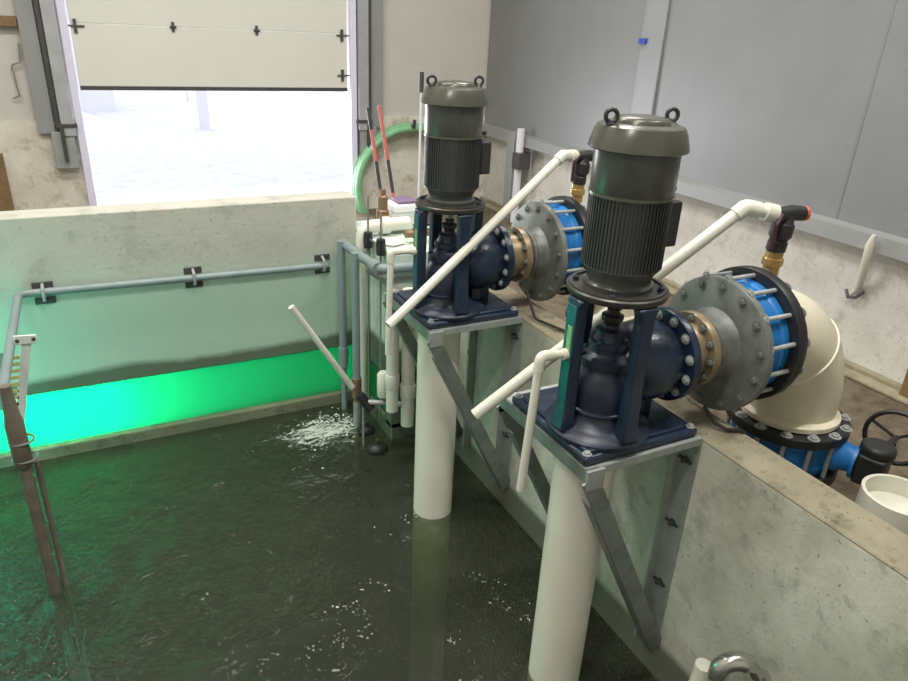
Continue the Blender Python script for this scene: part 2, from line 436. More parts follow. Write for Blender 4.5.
# ------------------------------------------------------------------ end-wall bits
tag(MB().b2((-4.4, YB - .06, 1.32), (-2.47, YB + .03, 1.41)).build('wooden_beam', M['wood'], bevel=.006), 'brown wooden beam high on the end wall, left of the door', 'beam')
tag(MB().tube(bend([(-2.49, YB - .02, 1.18), (-2.50, YB - .03, 1.02), (-2.57, YB - .03, 1.0), (-2.585, YB - .02, .95)], .03) + bend([(-2.575, YB - .02, .94), (-2.57, YB - .03, .80), (-2.56, YB - .03, .72), (-2.62, YB - .02, .70)], .02), .008, 8).build('wire_hook', M['wire']), 'thin grey bent wire hook on the pale wall under the wooden beam', 'hook')
tag(MB().b2((-2.98, YB - .09, FZ), (-2.80, YB, .20)).build('wooden_post', M['wood'], bevel=.006), 'brown wooden post against the end wall at the far left edge', 'post')
# green hose coil hung on the end wall
t = empty('hose_coil', (1.42, YB - .12, -.30), 'coil of light green hose hanging on the end wall behind the pump', 'hose')
q = MB(); pts = []
for k in range(3 * 40 + 1):
    a = 2 * PI * k / 40; rr = .69 + .012 * math.sin(a * .33) ; pts.append((rr * math.cos(a), -.035 * (k / 40) + .04, rr * math.sin(a)))
q.tube(pts, .042, 12); q.build('hose_loops', M['green_hose'], t)
q = MB(); q.cyl((0, .12, .70), (0, -.12, .70), .02); q.cyl((0, -.11, .69), (0, -.12, .78), .02); q.build('hanger', M['darkmetal'], t)
# conduit column on the side wall
t = empty('conduit_column', (2.40, 7.16, FZ), 'pale metal conduit with a small dark switch box on the side wall', 'conduit')
q = MB(); q.b2((-.04, -.05, 0), (.06, .10, 1.02)); q.build('channel', M['galv_light'], t, bevel=.006)
q = MB(); q.cyl((-.03, -.17, 0), (-.03, -.17, 1.08), .045); q.build('conduit_tube', M['pale'], t)
q = MB(); q.b2((-.10, -.28, .64), (.06, -.13, .82)); q.build('switch_box', M['darkmetal'], t, bevel=.008)
# hook bracket and post on side wall
t = empty('wall_bracket', (2.53, 2.74, -.07), 'pale metal strap hanging from the ledge down the side wall', 'bracket')
q = MB(); q.tube([(-.17, -.07, .47), (-.165, -.06, .40), (-.10, -.03, .20), (-.02, .02, .06), (-.02, .055, .0)], [.012, .026, .026, .026, .014], 10); q.build('strap', M['pvc'], t)
q = MB(); q.tube([(-.02, -.03, .05), (-.05, .0, .0), (-.04, .06, -.02), (-.02, .10, .02)], .012, 8); q.build('hook', M['darkmetal'], t)
t = empty('wooden_stud', (2.47, 2.19, FZ), 'brown wooden stud leaning on the side wall at the right edge', 'post')
MB().b2((-.03, -.06, .02), (.06, .06, .86)).build('stud', M['wood'], t, bevel=.004)
tag(MB().b2((2.46, 1.90, FZ), (2.52, 2.06, .24)).build('metal_upright', M['galv_light'], bevel=.005), 'grey metal upright beside the wooden stud at the right edge', 'post')
tag(MB().b2((XS - .095, 5.22, 1.44), (XS - .055 - .02, 5.31, 1.485)).build('tape_piece', M['bluetape']), 'small strip of blue tape high on the grey wall panels', 'tape')

# ------------------------------------------------------------------ pumps
def mesh_only(mb, name, m, smooth=38):
    o = mb.build(name, m, None, 0, smooth); me = o.data; bpy.data.objects.remove(o); return me
BOLT_S = mesh_only(MB().hexbolt((0, 0, 0), (0, 0, 1), .013, .014), 'bolt', M['bolt'])
BOLT_D = mesh_only(MB().hexbolt((0, 0, 0), (0, 0, 1), .012, .014), 'bolt', M['navy_dark'])
BOLT_G = mesh_only(MB().hexbolt((0, 0, 0), (-1, 0, 0), .015, .014), 'bolt', M['steel_flange'])
BOLT_X = mesh_only(MB().hexbolt((0, 0, 0), (-1, 0, 0), .0145, .012), 'bolt', M['bolt'])
STUD = mesh_only(MB().cyl((-.012, 0, 0), (.232, 0, 0), .010, n=10).hexbolt((.0, 0, 0), (-1, 0, 0), .016, .012).hexbolt((.205, 0, 0), (1, 0, 0), .018, .02), 'stud_bolt', M['bolt'])
STUD_Z = mesh_only(MB().cyl((0, 0, -.24), (0, 0, .02), .011, n=10).hexbolt((0, 0, 0), (0, 0, 1), .019, .016), 'stud_bolt', M['bolt'])

PY = {0: 1.90, 1: 3.285}
AX = -.402          # pump axis

def make_pump():
    p = empty('vertical_pump', (AX, PY[0], 0), 'nearer navy pump with tall dark grey motor, base on the steel bracket', 'pump', 'vertical pumps on the tank wall')
    # base plate
    q = MB(); q.b2((-.195, -.19, .014), (.375, .35, .052)); base = q.build('base_plate', M['navy'], p, bevel=.014)
    q = MB(); q.b2((-.172, -.167, .052), (.33, .30, .066)); q.build('plinth', M['navy'], base, bevel=.012)
    for x, y in ((-.172, -.165), (-.172, .325), (.35, -.165), (.35, .325)):
        shared('bolt', BOLT_S, base, (x, y, .052), None)
    # casing: skirt, bell
    q = MB(); q.lathe([(.208, .055), (.210, .070), (.200, .082), (.170, .094), (.140, .11), (.122, .14), (.124, .18), (.126, .23), (.118, .28), (.100, .312), (.088, .330), (.088, .345)], n=48)
    cas = q.build('pump_casing', M['navy_dark'], p)
    q = MB(); q.torus((0, 0, .155), (0, 0, 1), .122, .010, 40, 8); q.build('casing_rib', M['navy'], cas)
    # bearing housing and shaft
    q = MB(); q.lathe([(.105, .335), (.108, .345), (.108, .368), (.085, .375), (.070, .39), (.070, .41), (.078, .415), (.078, .435), (.062, .44), (.055, .46), (.055, .478), (.032, .485), (.030, .50)], n=36)
    bh = q.build('bearing_housing', M['navy_dark'], p)
    for k in range(8):
        a = 2 * PI * (k + .5) / 8; shared('bolt', BOLT_D, bh, (.095 * math.cos(a), .095 * math.sin(a), .367))
    for k in range(4):
        a = 2 * PI * (k + .25) / 4; shared('bolt', BOLT_D, bh, (.068 * math.cos(a), .068 * math.sin(a), .434))
    q = MB(); q.lathe([(.016, .48), (.016, .63)], n=20); sh = q.build('shaft', M['bolt'], p)
    q = MB(); q.lathe([(.024, .50), (.040, .515), (.042, .522), (.042, .535), (.024, .540), (.024, .56), (.018, .565)], n=24); q.build('shaft_collar', M['flange_dark'], sh)
    # yoke legs
    for k, (cx, cy) in enumerate(((-1, 0), (1, 0), (0, -1), (0, 1))):
        q = MB(); R = .168
        z0, z1 = .085, .625
        ang = math.atan2(cy, cx); rot = Matrix.Rotation(ang, 3, 'Z')
        prof = [(-.024, -.031), (.024, -.031), (.024, .031), (-.024, .031)]
        vs = []
        for z, gr, gw, dr_ in ((z0, 1.5, 1.35, .006), (z0 + .07, 1.1, 1.1, .002), (.35, 1, 1, 0), (.56, 1, 1, 0), (z1 - .03, 1.0, 1.1, 0), (z1, 1.0, 1.5, 0)):
            for a, b in prof: vs.append(rot @ Vector((R + dr_ + a * gr, b * gw, z)))
        fs = [(3, 2, 1, 0)]
        for i in range(5):
            for j in range(4): fs.append((i * 4 + j, i * 4 + (j + 1) % 4, (i + 1) * 4 + (j + 1) % 4, (i + 1) * 4 + j))
        fs.append((20, 21, 22, 23)); q.add(vs, fs)
        leg = q.build('yoke_leg', M['navy'], p, bevel=.008)
        if k == 0:
            q = MB(); q.b2((-R - .030, -.027, .20), (-R - .023, .027, .60)); st = q.build('teal_reflection_strip', M['teal'], leg, bevel=.002)  # teal light reflected by the leg, built as a coloured strip
            st['label'] = 'leg face with teal reflected light painted on, and a shiny label'
            # shiny label on the strip goes in the same face
            q2 = MB().b2((-R - .033, -.020, .40), (-R - .0295, .006, .52))
            lb = q2.build('label_plate', M['label'], leg)
    # discharge branch
    q = MB(); q.lathe([(.10, .03), (.140, .08), (.160, .13), (.166, .18), (.160, .235), (.145, .265), (.145, .285)], (0, 0, .315), (1, 0, 0), 40)
    dis = q.build('discharge_branch', M['navy'], p)
    q = MB(); q.lathe([(.190, .280), (.193, .284), (.193, .312), (.188, .316)], (0, 0, .32), (1, 0, 0), 48); df = q.build('discharge_flange', M['navy'], p)
    for k in range(12):
        a = 2 * PI * (k + .5) / 12; shared('bolt', BOLT_X, df, (.280, .163 * math.cos(a), .32 + .163 * math.sin(a)))
    q = MB(); q.b2((.06, -.012, .06), (.27, .012, .22)); q.build('gusset', M['navy'], dis, bevel=.004)
    # motor mount flange
    q = MB(); q.lathe([(.168, .622), (.184, .628), (.189, .638), (.189, .650), (.183, .655), (.150, .652), (.135, .656)], n=56)
    mf = q.build('motor_flange', M['flange_dark'], p)
    q = MB(); q.ring(.165, .178, .654, .660); q.build('flange_lip', M['flange_dark'], mf)
    for k in range(4):
        a = PI / 4 + PI / 2 * k; shared('bolt', BOLT_D, mf, (.158 * math.cos(a), .158 * math.sin(a), .653))
    # motor
    q = MB(); q.lathe([(.128, .65), (.130, .672), (.118, .682), (.118, .698), (.124, .712), (.142, .735), (.141, .745), (.141, .995), (.145, .998), (.147, 1.002), (.148, 1.16)], n=56)
    mo = q.build('motor', M['motor'], p)
    q = MB()
    for k in range(64):
        a = 2 * PI * k / 64; rot = Matrix.Rotation(a, 3, 'Z')
        q.box(rot @ Vector((.1395, 0, .868)), (.014, .0055, .256), rot)
    fh = q.build('cooling_fins', M['fin'], mo, smooth=0)
    q = MB(); q.ring(.141, .150, .992, 1.003); q.build('seam_band', M['motor_cap'], mo)
    q = MB(); q.lathe([(.150, 1.148), (.166, 1.148), (.171, 1.152), (.169, 1.166), (.158, 1.205), (.148, 1.226), (.120, 1.236), (.114, 1.236), (.108, 1.232), (.100, 1.232), (.096, 1.246), (.09, 1.252), (.05, 1.258), (0, 1.26)], n=56)
    q.build('motor_cap', M['motor_cap'], mo)
    for sx in (-1, 1):
        q = MB(); q.torus((sx * .132, 0, 1.258), (.35, 1, 0), .020, .0075, 22, 8); q.lathe([(.018, 1.215), (.018, 1.234), (.010, 1.238)], (sx * .132, 0, 0), n=14)
        q.build('eyebolt', M['fin'], mo)
    q = MB(); q.b2((.135, -.062, .80), (.196, .062, .968)); tb = q.build('terminal_box', M['fin'], mo, bevel=.008)
    q = MB(); q.lathe([(.012, 0), (.012, .02), (.006, .026)], (.148, -.03, 1.01), (1, -.2, 0), 12); q.build('grease_nipple', M['fin'], mo)
    return p
pump0 = make_pump()

def make_reducer():
    t = empty('flanged_reducer', (-.094, PY[0], .12), 'nearer tan and grey reducer with wide bolted flange, between pump and blue valve', 'pipe reducer', 'flanged reducers on the pump outlets')
    o = (0, 0, .20)
    q = MB(); q.lathe([(.140, .001), (.150, .003), (.152, .006), (.152, .024), (.142, .030), (.124, .034), (.118, .05), (.126, .07), (.126, .11), (.134, .118)], o, (1, 0, 0), 48); q.build('tan_hub', M['tan'], t)
    q = MB(); q.lathe([(.150, .110), (.157, .112), (.159, .116), (.159, .146), (.152, .152), (.120, .154)], o, (1, 0, 0), 48); cf = q.build('clamp_ring', M['tan'], t)
    for k in range(12):
        a = 2 * PI * k / 12; shared('bolt', BOLT_G, cf, (.111, .140 * math.cos(a), .2 + .140 * math.sin(a)))
    q = MB(); q.lathe([(.118, .150), (.122, .17), (.138, .178), (.138, .195), (.130, .205), (.136, .235), (.165, .262)], o, (1, 0, 0), 48); q.build('cone', M['steel_flange'], t)
    q = MB(); q.lathe([(.284, .256), (.290, .260), (.290, .288), (.285, .292)], o, (1, 0, 0), 64); sf = q.build('wide_flange', M['steel_flange'], t)
    for k in range(14):
        a = 2 * PI * (k + .5) / 14; shared('bolt', BOLT_G, sf, (.257, .255 * math.cos(a), .2 + .255 * math.sin(a)))
    q = MB(); q.box((.045, .035, .2 + .128), (.05, .10, .014), Matrix.Rotation(-.25, 3, 'X')); q.build('paint_mark', M['mint'], t)
    return t
red0 = make_reducer()

def make_valve():
    t = empty('blue_valve', (.198, PY[0], .04), 'nearer blue wafer valve clamped between grey and black flanges, level with the wall top', 'valve', 'blue wafer valves on the pump outlets')
    o = (0, 0, .30)
    q = MB(); q.lathe([(.235, .001), (.248, .004), (.248, .03), (.240, .04), (.240, .09), (.248, .10), (.248, .128), (.235, .132)], o, (1, 0, 0), 56); q.build('valve_body', M['blue'], t)
    q = MB(); q.lathe([(.270, .132), (.290, .133), (.293, .138), (.293, .178), (.288, .186), (.235, .188)], o, (1, 0, 0), 64); bf = q.build('backing_flange', M['black'], t)
    for k in range(14):
        a = 2 * PI * (k + .5) / 14; shared('stud_bolt', STUD, t, (-.012, .267 * math.cos(a), .3 + .267 * math.sin(a)))
    return t
val0 = make_valve()

def make_elbow():
    t = empty('pipe_elbow', (.80, PY[0], -.14), 'nearer big cream plastic elbow turning down behind the tank wall', 'pipe elbow', 'big plastic elbows behind the tank wall')
    # local: vertical axis at x=0, horizontal axis height z=.48, starts x=-.412
    q = MB(); cx, cz, R = -.40, .085, .395
    cl = [(-.412, 0, cz + R)] + arc((cx, 0, cz), R, PI / 2, 0, (1, 0, 0), (0, 0, 1), 14) + [(cx + R, 0, .0)]
    q.tube(cl, .208, 48); q.build('elbow_pipe', M['pvc_big'], t, smooth=50)
    d = Vector((math.cos(PI / 4), 0, math.sin(PI / 4)))
    q = MB(); q.torus(Vector((cx, 0, cz)) + d * R, (-d.z, 0, d.x), .2085, .006, 56, 8); q.build('weld_seam', M['pvc_seam'], t)
    q = MB(); q.lathe([(.235, -.005), (.238, 0), (.238, .035), (.215, .045)], (-.412, 0, cz + R), (1, 0, 0), 48); q.build('stub_collar', M['pvc_big'], t)
    q = MB(); q.lathe([(.232, 0), (.235, .003), (.235, .025), (.212, .04)], (-.005, 0, .0), (0, 0, 1), 48); q.build('foot_collar', M['pvc_big'], t)
    return t
elb0 = make_elbow()

def make_lower():
    t = empty('floor_valve', (.80, PY[0], FZ), 'nearer blue valve under the big plastic elbow with black ring flange', 'valve', 'blue valves at the floor')
    q = MB(); q.lathe([(.215, .400), (.278, .402), (.284, .408), (.284, .446), (.278, .452), (.238, .455)], n=64); rf = q.build('ring_flange', M['black'], t)
    q = MB(); q.lathe([(.21, .235), (.245, .24), (.248, .27), (.236, .28), (.236, .36), (.248, .37), (.245, .40), (.21, .402)], n=56); q.build('valve_body', M['blue'], t)
    q = MB(); q.lathe([(.238, .17), (.284, .175), (.284, .23), (.21, .236)], n=64); q.build('lower_flange', M['black'], t)
    q = MB(); q.lathe([(.21, 0), (.21, .175)], n=40); q.build('riser', M['pvc_big'], t)
    for k in range(14):
        a = 2 * PI * (k + .5) / 14; shared('stud_bolt', STUD_Z, t, (.262 * math.cos(a), .262 * math.sin(a), .452))
    d = Vector((.33, -.94, 0)).normalized()
    q = MB(); o = Vector((0, 0, .33))
    q.lathe([(.095, .20), (.085, .27), (.070, .29), (.062, .33), (.085, .335), (.085, .352)], o, d, 28); q.build('stem_neck', M['blue'], t)
    side = Vector((-d.y, d.x, 0))
    rot = Matrix((d, side, Vector((0, 0, 1)))).transposed()
    q = MB(); q.box(o + d * .415 + Vector((0, 0, .0)), (.12, .15, .15), rot); q.lathe([(.075, 0), (.075, .05), (.03, .06)], o + d * .415 + Vector((0, 0, .07)), (0, 0, 1), 20)
    gb = q.build('gear_operator', M['black'], t, bevel=.012)
    sd = -side if side.x < 0 else side
    c = o + d * .43 + sd * .30 + Vector((0, 0, .04))
    q = MB(); q.torus(c, sd, .135, .012, 40, 8); q.cyl(o + d * .42 + sd * .06 + Vector((0, 0, .04)), c, .016)
    for k in range(3):
        _, u, w_ = frame(sd); a = 2 * PI * k / 3 + .4; q.cyl(c, c + (u * math.cos(a) + w_ * math.sin(a)) * .135, .008, n=8)
    q.build('handwheel', M['black'], gb)
    return t
low0 = make_lower()

def make_vent():
    t = empty('air_valve', (.425, PY[0], .63), 'nearer black air valve with brass nipple standing on the black flange', 'valve', 'black air valves on the flanges')
    q = MB(); q.lathe([(.034, -.03), (.034, .012), (.043, .015), (.043, .045), (.036, .048), (.036, .075)], n=8); q.build('brass_nipple', M['brass'], t, smooth=25)
    q = MB(); d = Vector((.10, 0, 1)).normalized(); o = Vector((0, 0, .07))
    q.lathe([(.030, 0), (.040, .008), (.040, .045), (.036, .05), (.038, .06), (.046, .07), (.046, .12), (.038, .13), (.032, .17)], o, d, 20)
    top = o + d * .160
    q.tube([top + Vector((-.06, 0, -.0)), top + Vector((.03, 0, .005)), top + Vector((.085, -.01, .0))], [.031, .033, .031], 16); vb = q.build('valve_body', M['black'], t)
    q = MB(); q.lathe([(.028, 0), (.031, .004), (.031, .016), (.024, .02)], top + Vector((.083, -.01, 0)), (1, -.1, 0), 20); q.build('red_plug', M['red'], t)
    q = MB(); q.tube(bend([o + Vector((-.045, -.03, .17)), o + Vector((-.075, -.035, .13)), o + Vector((-.075, -.035, .03))], .02), .010, 8); q.build('handle', mat('handle_dark_red', (.06, .015, .035), .5), vb)
    return t
ven0 = make_vent()

def make_column():
    t = empty('column_pipe', (-.43, PY[0] + .012, -3.6), 'nearer white column pipe dropping from the bracket into the water', 'pipe', 'white column pipes under the pumps')
    q = MB(); q.lathe([(.123, 0), (.123, 3.60)], n=48); q.build('pipe_shell', M['column'], t)
    q = MB(); q.lathe([(.14, 3.585), (.14, 3.611)], n=48); q.build('top_collar', M['navy'], t)
    return t
col0 = make_column()

def make_bracket():
    t = empty('support_bracket', (0, PY[0], -1.2), 'nearer galvanised steel bracket bolted to the tank wall below the nearer pump', 'bracket', 'steel pump brackets on the tank wall')
    z = 1.2
    for sy, y in ((-1, -.20), (1, .42)):
        # leg: angle iron, one flange flat on the wall, the other standing out on the inner side
        yi = y - sy * .10
        q = MB(); q.b2((-.010, min(y, yi), z - 1.17), (-.0005, max(y, yi), z - .002)); q.b2((-.055, yi - .005, z - 1.17), (-.002, yi + .005, z - .002))
        leg = q.build('wall_leg', M['galv_light'], t)
        for zz in (-.13, -.46, -.80):
            q = MB(); q.hexbolt((-.010, y - sy * .055, z + zz), (-1, 0, 0), .012, .025); q.b2((-.022, y - sy * .055 - .035, z + zz - .005), (-.012, y - sy * .055 + .035, z + zz + .005)); q.build('anchor_bolt', M['darkmetal'], leg)
        q = MB(); q.b2((-.598, y - .005, z - .022), (-.012, y + .005, z + .011)); q.b2((-.59, min(y, y - sy * .07), z + .004), (-.012, max(y, y - sy * .07), z + .0125)); q.b2((-.602, min(y + sy * .006, y + sy * .020), z - .075), (-.52, max(y + sy * .006, y + sy * .020), z + .010)); q.build('top_beam', M['galv_light'], t)
        a, b = Vector((-.575, y, z - .045)), Vector((-.025, y, z - 1.13)); d = (b - a)
        rot = Matrix((d.normalized(), Vector((0, 1, 0)), d.normalized().cross(Vector((0, 1, 0))))).transposed()
        q = MB(); q.box((a + b) / 2 + Vector((0, sy * .011, 0)), (d.length + .03, .010, .075), rot); q.box((a + b) / 2 + rot @ Vector((.06, 0, -.036)) + Vector((0, -sy * .020, 0)), (d.length - .12, .055, .008), rot)
        q.build('diagonal_brace', M['galv'], t)
    q = MB(); q.b2((-.600, -.205, z - .045), (-.590, .425, z + .011)); q.b2((-.595, -.205, z + .003), (-.54, .425, z + .0125)); q.build('outer_beam', M['galv'], t)
    return t
brk0 = make_bracket()

DY = PY[1] - PY[0]
def second(o, label):
    c = dup(o, (o.location.x, o.location.y + DY, o.location.z), label); return c
second(pump0, 'farther navy pump with dark grey motor, nearer the overhead door')
second(red0, 'farther tan and grey reducer with wide bolted flange, beside the far pump')
second(val0, 'farther blue wafer valve half hidden behind the nearer motor')
second(elb0, 'farther big cream plastic elbow, hidden behind the nearer motor')
second(low0, 'farther blue floor valve under the farther plastic elbow')
second(ven0, 'farther black air valve, showing just left of the nearer motor')
second(col0, 'farther white column pipe standing in the water below the far pump')
second(brk0, 'farther galvanised steel bracket under the far pump')

# long white drain pipes from the air valves out over the water
def drain(label, pts, rr):
    t = empty('drain_pipe', pts[0], label, 'pipe', 'long sloping white pipes from the air valves')
    o = Vector(pts[0]); P = [Vector(p) - o for p in pts]
    q = MB(); q.tube(bend(P, .05), rr, 16); q.build('pipe_run', M['pvc'], t)
    d = (P[1] - P[2]).normalized() if len(P) > 2 else (P[0] - P[1]).normalized()
    q = MB(); q.tube(bend([P[-2] + (P[-3] - P[-2]).normalized() * .05, P[-2], P[-2] + (P[-1] - P[-2]).normalized() * .06], .03), rr * 1.25, 16)
    e = q.build('elbow_fitting', M['pvc'], t)
    q = MB(); dd = (P[1] - P[0]).normalized(); q.cyl(P[-1] + (P[-2] - P[-1]).normalized() * .055, P[-1] + (P[-2] - P[-1]).normalized() * .005, rr * 1.4)
    q.build('coupling', M['pvc'], t)
drain('long white pipe sloping down behind the nearer motor to an open end over the water', [(-.772, 2.25, -.01), (.245, 1.945, .892), (.378, 1.90, .865)], .0265)
drain('long white pipe crossing in front of the farther pump, open end over the water', [(-.875, 2.98, .13), (.26, 3.24, .88), (.378, 3.285, .865)], .0245)
# small white L pipes on the yoke legs
def ell(x, y, z, xo, zl, label, lean):
    t = empty('sampling_pipe', (x, y, z), label, 'pipe', 'small white L pipes on the pump legs')
    P = [(0, 0, 0), (xo, 0, .008), (xo - lean, 0, zl)]
    q = MB(); q.tube(bend(P, .02, 5), .017, 14); q.build('pipe_run', M['pvc'], t)
    q = MB(); q.tube(bend([(xo + .05, 0, .006), P[1], (xo - lean * .08, 0, -.05)], .02, 5), .021, 14); q.build('elbow_fitting', M['pvc'], t)
    q = MB(); q.cyl((-.02, 0, 0), (.0, 0, 0), .022); q.build('end_ring', M['pvc'], t)
ell(-.60, 1.90, .405, -.115, -.575, 'small white L pipe hanging from the nearer pump leg', .03)
ell(-.60, 3.285, .402, -.14, -.585, 'small white L pipe hanging from the farther pump leg', .012)

# ------------------------------------------------------------------ open pipe stub, bottom fitting, cables
t = empty('pipe_stub', (.575, 1.19, FZ), 'short open cream pipe stub standing behind the tank wall', 'pipe')
q = MB(); q.ring(.128, .142, 0, .50, n=48); q.build('pipe_wall', M['pvc'], t)
q = MB(); q.lathe([(.022, .42), (.026, .43), (.022, .438), (0, .44)], (.03, -.05, 0), n=16); q.build('inner_plug', M['pvc'], t)
q = MB(); q.lathe([(.129, .41), (.129, .425)], n=40); q.build('inner_floor', M['pvc'], t)
t = empty('tank_fitting', (-.11, 1.205, -.715), 'shiny metal pipe bend with white sockets on the near tank wall', 'pipe fitting')
q = MB(); q.tube(arc((0, 0, -.07), .085, 0.15, PI * .98, (.75, -.45, .1), (-.2, .15, 1), 14), [.026] * 4 + [.038] * 7 + [.04] * 4, 18); q.build('metal_bend', M['chrome'], t)
q = MB(); q.cyl((-.045, .02, -.09), (-.045, .02, -.25), .036, .040); q.build('white_socket', M['pvc_big'], t)
q = MB(); q.cyl((-.06, .115, -.09), (-.06, .12, -.25), .034, .038); q.build('side_socket', M['pvc'], t)
q = MB(); q.cyl((.08, -.04, -.07), (.11, -.04, -.07), .028); q.build('wall_stub', M['chrome'], t)
tag(MB().tube(bend([(.02, 3.12, .16), (.03, 3.02, .02), (.10, 2.80, .016), (.16, 2.62, .014), (.225, 2.55, -.12), (.30, 2.50, -.45)], .05), .008, 8).build('power_cable', M['cable']), 'black cable crossing the wall top between the two pumps', 'cable')
tag(MB().tube(bend([(.06, 1.78, .10), (.10, 1.74, .03), (.13, 1.70, .014), (.195, 1.67, .014), (.225, 1.64, -.12), (.33, 1.60, -.5)], .03), .008, 8).build('power_cable', M['cable']), 'black cable on the wall top beside the nearer reducer', 'cable')

# ------------------------------------------------------------------ rail pipe on the far wall
t = empty('rail_pipe', (-1.55, YF - .035, -.147), 'grey pipe running along the far tank wall and round the left corner', 'pipe')
q = MB(); q.tube(bend([(.93, 0, -.008), (-1.04, 0, .015), (-1.045, -1.35, .015)], .06), .024, 14); q.build('pipe_run', M['pvc_grey'], t)
for x in (-2.455, -1.555, -.645):
    c = empty('pipe_clamp', (x, YF, -.150), {-2.455: 'leftmost dark pipe clamp on the far tank wall', -1.555: 'middle dark pipe clamp on the far tank wall', -.645: 'rightmost dark pipe clamp, beside the corner pipes'}[x], 'clamp', 'pipe clamps on the far tank wall')
    q = MB(); q.b2((-.058, -.010, .030), (.058, 0, .075)); q.build('upper_plate', M['darkmetal'], c, bevel=.004)
    q = MB(); q.b2((-.058, -.010, -.072), (.058, 0, -.028)); q.build('lower_plate', M['darkmetal'], c, bevel=.004)
    q = MB(); q.tube([(0, -.006, .06), (0, -.062, .04), (0, -.068, 0), (0, -.062, -.03), (0, -.006, -.05)], .010, 8); q.build('u_bolt', M['bolt'], c)
# left suction pipe in the water
t = empty('dip_pipe', (-2.58, 3.45, -2.4), 'brown pipe with dark wraps standing in the water at the left edge', 'pipe')
q = MB(); q.cyl((0, 0, -1.2), (0, 0, 1.95), .027); q.build('pipe_shaft', M['brown'], t)
q = MB(); q.cyl((.05, .03, -1.2), (.05, .03, 1.86), .013); q.build('thin_pipe', M['brown'], t)
q = MB(); q.lathe([(.034, 1.86), (.042, 1.88), (.042, 2.10), (.034, 2.14), (.024, 2.3)], n=20); q.build('coupling', M['brown'], t)
for z in (1.90, 2.0): MB().torus((.012, .01, z), (0, 0, 1), .052, .006, 24, 6).build('band', M['galv'], t)
# level gauge
t = empty('level_gauge', (-2.59, 4.0, -.45), 'white angled gauge plate with row of teeth by the left pipe', 'gauge')
def bar(q, a, b, w_, th, up=(0, 1, 0)):
    a, b, up = Vector(a), Vector(b), Vector(up); d = (b - a).normalized(); s_ = d.cross(up).normalized(); n_ = s_.cross(d)
    rot = Matrix((d, s_, n_)).transposed(); q.box((a + b) / 2, ((b - a).length, w_, th), rot)
q = MB(); bar(q, (.082, .0, .36), (-.088, .0, -.33), .045, .016); q.build('long_bar', M['gauge'], t, bevel=.003)
q = MB(); bar(q, (.018, -.012, .352), (.125, -.012, .345), .05, .012); q.build('top_plate', M['gauge'], t, bevel=.003)
for x in (.035, .11):
    MB().hexbolt((x, -.018, .348), (0, -1, 0), .007, .008).build('screw', M['darkmetal'], t)
for k in range(8):
    f = k / 7; q = MB(); q.box((-.0 - .05 * f, -.002, .25 - .27 * f), (.055, .012, .018)); q.build('tooth', M['yellow'], t)
q = MB(); bar(q, (-.035, .010, .28), (-.095, .010, -.05), .045, .010); q.build('tooth_strip', M['mint'], t)

# ------------------------------------------------------------------ corner pipework
t = empty('grey_manifold', (-.50, 4.45, .02), 'grey pipe frame with two drop legs in the far tank corner', 'pipe')
q = MB(); q.tube(bend([(-.005, .32, 0), (.0, 0, 0), (.035, -.33, 0), (.33, -.355, 0)], .05), .034, 16); q.build('header', M['pvc_grey'], t)
q = MB(); q.lathe([(.043, -.05), (.043, .05)], (.02, -.27, 0), (.0, 1, 0), 18); q.build('tee', M['pvc_grey'], t)
for k, (x, y, z1, cz) in enumerate(((-.035, .28, -1.75, -.98), (-.035, -.02, -1.75, -1.10))):
    q = MB(); q.cyl((x, y, .03), (x, y, cz), .029); lg = q.build('drop_leg', M['pvc_grey'], t)
    q = MB(); q.lathe([(.037, cz + .16), (.037, cz)], (x, y, 0), (0, 0, 1), 18); q.lathe([(.026, cz), (.024, cz - .05)], (x, y, 0), (0, 0, 1), 18); q.build('union', M['copper'] if k else M['pvc_grey'], lg)
    q = MB(); q.cyl((x, y, cz - .04), (x, y, z1), .022 + .006 * k); q.build('tail_pipe', M['pvc_grey'] if k == 0 else M['galv_light'], lg)
t = empty('white_elbow_pipe', (-.455, 4.60, .10), 'fat white pipe bending over the grey frame and dropping to the water', 'pipe')
q = MB(); q.tube(bend([(.40, .02, .075), (.035, .0, .075), (.035, .0, -.10)], .11, 10), .048, 20); q.build('bend', M['pvc'], t)
q = MB(); q.cyl((.035, 0, -.05), (.035, 0, -1.26), .030); q.build('drop_pipe', M['pvc'], t)
q = MB(); q.cyl((.18, .01, .075), (.24, .01, .075), .063); q.build('socket', M['pvc'], t)
def rod(x, y, z0, z1, zk, label):
    t = empty('float_rod', (x, y, z0), label, 'rod', 'thin float rods in the tank corner')
    MB().cyl((0, 0, 0), (0, 0, z1 - z0), .007, n=10).build('rod', M['wire'], t)
    q = MB(); q.lathe([(.012, -.06), (.030, -.055), (.034, -.02), (.034, .02), (.030, .055), (.012, .06)], (0, 0, zk - z0), n=16); q.build('knob', M['black'], t)
rod(-.413, 4.50, -1.25, .42, .11, 'thin dark rod with black knob, left of the two rods')
rod(-.40, 4.29, -1.25, .34, .117, 'thin dark rod with black knob, right of the two rods')
t = empty('valve_linkage', (-.36, 4.38, .12), 'thin wire linkage joining the black rod knobs and brass valve', 'linkage')
MB().tube([(-.05, .10, .0), (-.03, -.06, .0), (.06, -.08, -.01), (.16, -.03, -.02)], .006, 8).build('wire', M['wire'], t)
